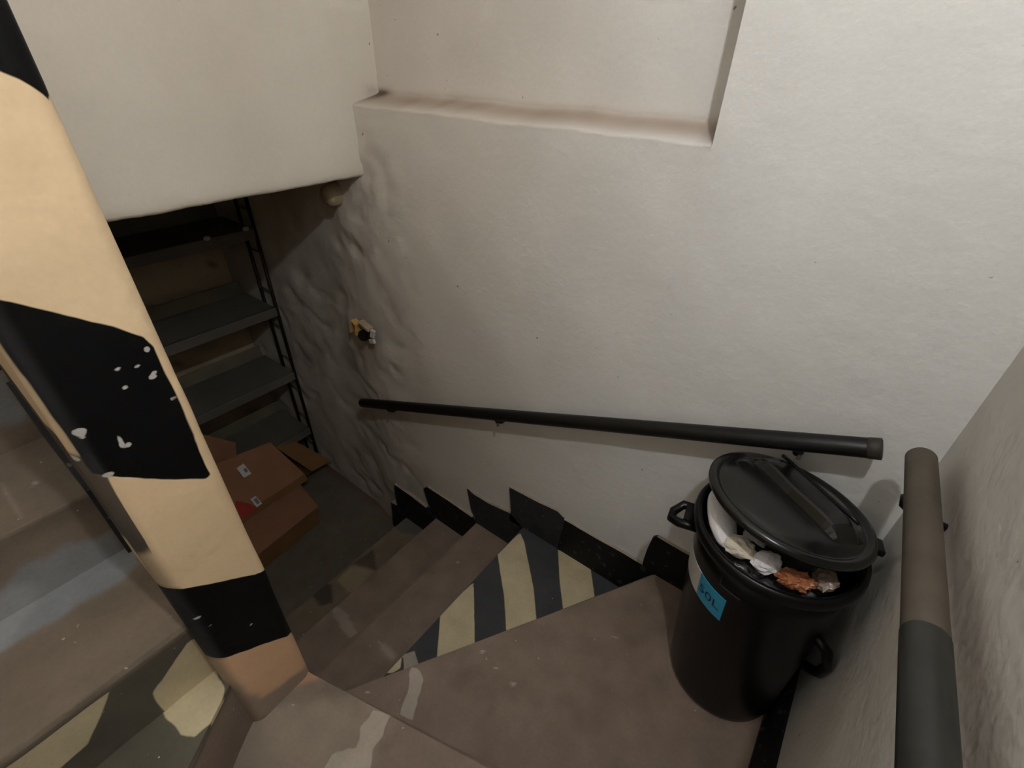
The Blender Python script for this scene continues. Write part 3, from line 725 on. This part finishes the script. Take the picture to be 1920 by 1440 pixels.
crumple('crumpled_tissue', (.008, .808, .604), (.052, .034, .028), 'tissue', 'crumpled cream tissue beside the white paper tray in the bin', 12, .45, 1.8, cat='paper', sub=3)
crumple('plastic_bag', (.030, .862, .618), (.050, .060, .030), 'bag', 'crumpled grey plastic bag under the tilted bin lid', 15, .6, 2.0, rot=.5, cat='plastic bag', sub=3)
crumple('crumpled_paper', (.066, .806, .602), (.046, .036, .026), 'paper', 'crumpled white paper between grey bag and orange scraps', 44, .5, 1.6, rot=.9, cat='paper', sub=3)
crumple('food_scraps', (.122, .806, .594), (.054, .030, .026), 'orange', 'orange food scraps at the front of the full bin', 21, .55, 2.4, rot=.35, cat='food waste', sub=4)
crumple('plastic_film', (.172, .846, .592), (.030, .042, .024), 'clear', 'cloudy crumpled film right of the orange food scraps', 27, .45, 2.0, cat='plastic wrap', sub=3)
crumple('paper_scrap', (.206, .930, .612), (.018, .024, .018), 'tissue', 'small cream paper scrap squeezed out at the right bin edge', 31, .4, 2.2, cat='paper', sub=3)

# ------------------------------------------------------------------ bin lid lying askew on the rubbish
LC = Vector((0.062, 0.920, 0.682)); LN = Vector((0.086, 0.18, 1.0)).normalized(); LR = 0.168
lidE = empty('bin_lid', LC); tag(lidE, 'dusty black round bin lid with raised grip lying askew on the full bin', 'lid')
ridge_dir = Vector((0.165, -0.134, 0)); ridge_dir = (ridge_dir-LN*ridge_dir.dot(LN)).normalized(); ly = LN.cross(ridge_dir)
LM = Matrix(((ridge_dir.x, ly.x, LN.x, LC.x), (ridge_dir.y, ly.y, LN.y, LC.y), (ridge_dir.z, ly.z, LN.z, LC.z), (0, 0, 0, 1)))
prof = [(LR-.004, -.015), (LR, -.013), (LR+.001, -.005), (LR-.004, .001), (LR-.012, .002), (LR-.018, -.002), (LR-.024, -.003), (LR-.030, .002), (LR-.045, .007), (.08, .013), (.03, .015), (0.0005, .0155)]
inner = [(r if r < .001 else max(r-.003, .0005), z-.003) for r, z in prof[::-1]]
v, f = lathe(prof+inner, 72, closed=True); obj('dome', [LM @ Vector(x) for x in v], f, M['lid'], lidE, smooth=True)
# raised grip: a long tapering bar across the lid
sec = []
for t in np.linspace(-1, 1, 25):
    x = t*.128; e_ = max(0.0, 1-abs(t)**6); hgt = .004+.030*e_; wt = .026+.010*(1-abs(t)); wb = wt+.012
    sec.append([(x, -wb, .004), (x, -wt, hgt*.9), (x, -wt+.005, hgt), (x, wt-.005, hgt), (x, wt, hgt*.9), (x, wb, .004)])
vv = [LM @ (Vector(p)+Vector((-.004, .028, 0))) for s in sec for p in s]; ff = []
for i in range(24):
    for k in range(5): ff.append((i*6+k, i*6+k+1, (i+1)*6+k+1, (i+1)*6+k))
ff += [tuple(range(5, -1, -1)), tuple(24*6+k for k in range(6))]
grip = obj('grip', vv, ff, M['lid'], lidE, smooth=False)
v, f = tube([LM @ Vector((x, .028+.031, .034)) for x in np.linspace(-.11, .10, 10)], .004, 8); obj('ridge', v, f, M['bin'], grip, smooth=True)
# shallow finger dish and a latch tab on the edge
v, f = lathe([(.0005, .0162), (.010, .0158), (.016, .0165), (.019, .0172), (.021, .0150)], 28); obj('finger_dish', [LM @ (Vector(x)+Vector((-.10, -.042, -.0075))) for x in v], f, M['bin'], lidE, smooth=True)
bm = bmesh.new(); box_bm(bm, (0, 0, 0), (.045, .016, .014)); bevel(bm, .004, 2)
for vt in bm.verts: vt.co = LM @ (Matrix.Rotation(math.radians(-42), 3, 'Z') @ Vector((vt.co.x, vt.co.y, vt.co.z-.008))+Vector((LR*.74, LR*.69, 0)))
obj_bm('latch', bm, M['bin'], lidE)

# ------------------------------------------------------------------ old socket torn out of the wall
so = empty('wall_socket', at(684, 622, y=WY-.01)); tag(so, 'broken old socket with splintered wood hanging from the back wall', 'socket')
def chunk(name, px, py, s, mat, rot=(0, 0, 0), off=.012):
    bm = bmesh.new(); R = Matrix.Rotation(rot[2], 3, 'Z') @ Matrix.Rotation(rot[1], 3, 'Y') @ Matrix.Rotation(rot[0], 3, 'X')
    box_bm(bm, at(px, py, y=WY-off), s, R); bevel(bm, min(s)*.18, 1); return obj_bm(name, bm, M[mat], so)
chunk('wood_splinter', 661, 613, (.008, .030, .050), 'wood', (0, .25, .2)); chunk('wood_splinter', 672, 617, (.009, .034, .056), 'wood', (0, .2, -.1)); chunk('wood_splinter', 667, 604, (.034, .03, .009), 'wood', (0, .5, 0))
chunk('wood_splinter', 680, 606, (.03, .03, .014), 'stub', (0, .4, 0))
bm = bmesh.new(); bmesh.ops.create_cone(bm, segments=20, radius1=.030, radius2=.024, depth=.045, cap_ends=True, matrix=Matrix.Translation(at(686, 628, y=WY-.02)) @ Matrix.Rotation(math.radians(70), 4, 'X') @ Matrix.Rotation(.3, 4, 'Y')); obj_bm('socket_body', bm, M['bakelite'], so)
chunk('broken_cover', 699, 626, (.022, .012, .040), 'white_bit', (0, .3, .2), .03); chunk('broken_cover', 698, 640, (.034, .012, .020), 'white_bit', (0, -.3, 0), .03); chunk('broken_cover', 690, 614, (.036, .03, .018), 'stub', (0, .35, .1), .025)

# plugged pipe end just under the lintel
ps = at(632, 360, y=WY+.01)
v, f = tube([Vector(ps)+Vector((0, .06, 0)), Vector(ps)+Vector((.0, -.01, -.004)), Vector(ps)+Vector((.002, -.045, -.008)), Vector(ps)+Vector((.002, -.056, -.009))], [.046, .044, .038, .02], 18)
tag(obj('pipe_stub', v, f, M['stub'], smooth=True), 'plastered pipe stub under the lintel corner on the back wall', 'pipe stub')

# ------------------------------------------------------------------ shelving unit in the cellar
sh = empty('shelving_unit', (-2.6, .7, FLOOR_Z)); tag(sh, 'dark shelving unit with ladder-like rod frame against the cellar wall', 'shelving unit')
SX0, SX1, SY0, SY1 = -2.76, -2.445, 0.10, 1.128
for k, z in enumerate((.715, .287, -.133, -.560)):
    bm = bmesh.new(); box_bm(bm, ((SX0+SX1)/2, (SY0+SY1)/2, z-.016), (SX1-SX0, SY1-SY0, .032)); bevel(bm, .003, 1); s_o = obj_bm('shelf', bm, M['shelf'], sh)
    bm = bmesh.new(); box_bm(bm, (SX1-.004, (SY0+SY1)/2, z-.026), (.014, SY1-SY0+.002, .052)); bevel(bm, .002, 1); obj_bm('front_lip', bm, M['shelf'], s_o)
    bm = bmesh.new(); box_bm(bm, (SX0-.004, (SY0+SY1)/2-.008, z+.030), (.010, SY1-SY0-.016, .085)); bevel(bm, .002, 1); obj_bm('back_stop', bm, M['shelf_back'], s_o)
for yv in (1.136, .11):
    for xv in (-2.452, -2.568):
        v, f = tube([(xv, yv, FLOOR_Z), (xv, yv, 1.04)], .0085, 10); obj('upright', v, f, M['rod'], sh, smooth=True)
    for zv in np.arange(-.70, 1.0, .2144):
        v, f = tube([(-2.452, yv, zv), (-2.568, yv, zv)], .004, 8); obj('rung', v, f, M['steel'] if yv > .5 else M['rod'], sh, smooth=True)
for (px, py, n) in ((388, 447, 0), (461, 429, 1)):
    bm = bmesh.new(); bmesh.ops.create_uvsphere(bm, u_segments=12, v_segments=8, radius=.012, matrix=Matrix.Translation(at(px, py, x=SX1+.010)) @ Matrix.Diagonal((.7, 1.4, .9, 1))); obj_bm('edge_clip', bm, M['white_bit'], sh, smooth=True)

# ------------------------------------------------------------------ cardboard
def board(name, corners, thick, mats, parent=None, sub=(6, 6), sag=0.0, seed=0):
    """slab between four 3-D corners with real thickness and a slight warp"""
    a, b, c, d = [np.array(x, float) for x in corners]; nu, nv = sub; V = []
    for i in range(nu+1):
        for j in range(nv+1):
            u, v = i/nu, j/nv; p = a*(1-u)*(1-v)+b*u*(1-v)+c*u*v+d*(1-u)*v; V.append(p)
    V = np.array(V); n = np.cross(b-a, d-a); n /= np.linalg.norm(n); n = n if n[2] > 0 else -n
    V = V+n*(sag*(noise(V, 4, seed)-.5))[:, None]
    N_ = len(V); allv = np.vstack([V, V-n*thick]); F = grid(nu+1, nv+1); ff = list(F)+[tuple(N_+i for i in q[::-1]) for q in F]
    bd = [i*(nv+1) for i in range(nu+1)]+[nu*(nv+1)+j for j in range(1, nv+1)]+[i*(nv+1)+nv for i in range(nu-1, -1, -1)]+[j for j in range(nv-1, 0, -1)]
    for k in range(len(bd)):
        p, q = bd[k], bd[(k+1) % len(bd)]; ff.append((p, q, q+N_, p+N_))
    return obj(name, allv, ff, mats, parent)
# lower carton: closed box with a lid flap
cb = empty('cardboard_box', (-2.1, .66, FLOOR_Z)); tag(cb, 'low cardboard box nearest the steps, under the labelled carton', 'box')
bt = [at(460, 972, z=-.742), at(560, 904, z=-.742), at(597, 950, z=-.742), at(487, 1042, z=-.742)]
ext = np.array([0, -.16, 0]); bt[0] = bt[0]+ext; bt[3] = bt[3]+ext
board('lid_flap', bt, .006, M['card'], cb, (6, 8), .012, 3)
ins = [np.array(p)+((np.mean(bt, 0)-p)*[.10, .06, 0])-[0, 0, .008] for p in bt]
for i in range(4):
    p, q = ins[i], ins[(i+1) % 4]; lo = np.array([0, 0, FLOOR_Z+.001])
    board('side', [p, q, [q[0], q[1], FLOOR_Z+.001], [p[0], p[1], FLOOR_Z+.001]], .005, M['card_in'], cb, (4, 2), 0)
# big carton lying flat on top, tilted, with shipping labels
ca = empty('cardboard_carton', (-2.45, .72, FLOOR_Z)); tag(ca, 'large flattened cardboard carton with white shipping labels on top of the pile', 'carton')
cA = [at(455, 966, z=-.700), at(571, 889, z=-.700), at(506, 829, x=-2.425), at(395, 862, x=-2.425)]
cA[0] = cA[0]+np.array([0, -.20, 0]); cA[3] = cA[3]+np.array([0, -.20, 0])
A0, A1, A2, A3 = [np.array(x) for x in cA]
top = board('top_panel', cA, .005, M['card'], ca, (8, 8), .010, 5)
board('side_panel', [A0, A1, A1-[-.02, .0, .036], A0-[-.02, .0, .036]], .004, M['card_in'], ca, (6, 1))
board('side_panel', [A1, A2, A2-[-.02, .0, .08], A1-[-.02, .0, .036]], .004, M['card_in'], ca, (6, 1))
board('bottom_panel', [A0-[-.02, 0, .036], A1-[-.02, 0, .036], A2-[-.02, 0, .08], A3-[-.02, 0, .08]], .005, M['card_in'], ca, (4, 4))
up = np.cross(A1-A0, A3-A0); up /= np.linalg.norm(up); up = up if up[2] > 0 else -up
def onA(px, py):
    d = (px-960)/FPX*_r2-(py-720)/FPX*_u2+_f; o_ = np.array([0, 0, CZ]); t = ((A0-o_)@up)/(d@up); return o_+d*t
def decal(name, pts, mat, parent, h=.006):
    V = [onA(*q)+up*h for q in pts]; n = len(V); V = V+[v-up*.004 for v in V]
    return obj(name, V, [tuple(range(n))]+[(i, (i+1) % n, (i+1) % n+n, i+n) for i in range(n)], mat, parent)
l1 = decal('shipping_label', [(443, 878), (456, 869), (471, 888), (457, 896)], M['label_white'], ca)
decal('label_print', [(455, 880), (460, 877), (465, 883), (460, 887)], M['ink_grey'], l1, .007)
l2 = decal('shipping_label', [(469, 936), (479, 930), (491, 944), (481, 951)], M['label_white'], ca)
decal('label_print', [(474, 937), (480, 933), (487, 942), (482, 946)], M['ink_grey'], l2, .007)
decal('red_print', [(441, 938), (452, 941), (470, 945), (484, 955), (455, 972), (440, 975)], M['red'], ca, .0055)
# loose sheet leaning to the right of the pile
fl = empty('cardboard_flap', (-2.4, 1.03, FLOOR_Z)); tag(fl, 'bent brown cardboard sheet between the carton and the back wall', 'cardboard')
board('sheet', [at(516, 838, x=-2.415), at(585, 884, z=-.745), at(622, 864, z=-.745), at(553, 828, x=-2.425)], .005, M['card_in'], fl, (8, 5), .02, 9)
board('folded_edge', [at(585, 884, z=-.748), at(540, 852, z=-.70), at(538, 868, z=-.80), at(575, 893, z=-.82)], .004, M['card_in'], fl, (5, 2), .004, 11)
# piece behind at the far left
fb = empty('cardboard_sheet', (-2.72, .66, FLOOR_Z)); tag(fb, 'cardboard sheet behind the labelled carton, below the lowest shelf', 'cardboard')
D0, D1 = at(355, 808, x=-2.425), at(441, 829, x=-2.425)
board('sheet', [D0, D1, D1+[-.004, -.05, -.20], D0+[-.004, -.05, -.20]], .005, M['card'], fb, (5, 5), .012, 13)
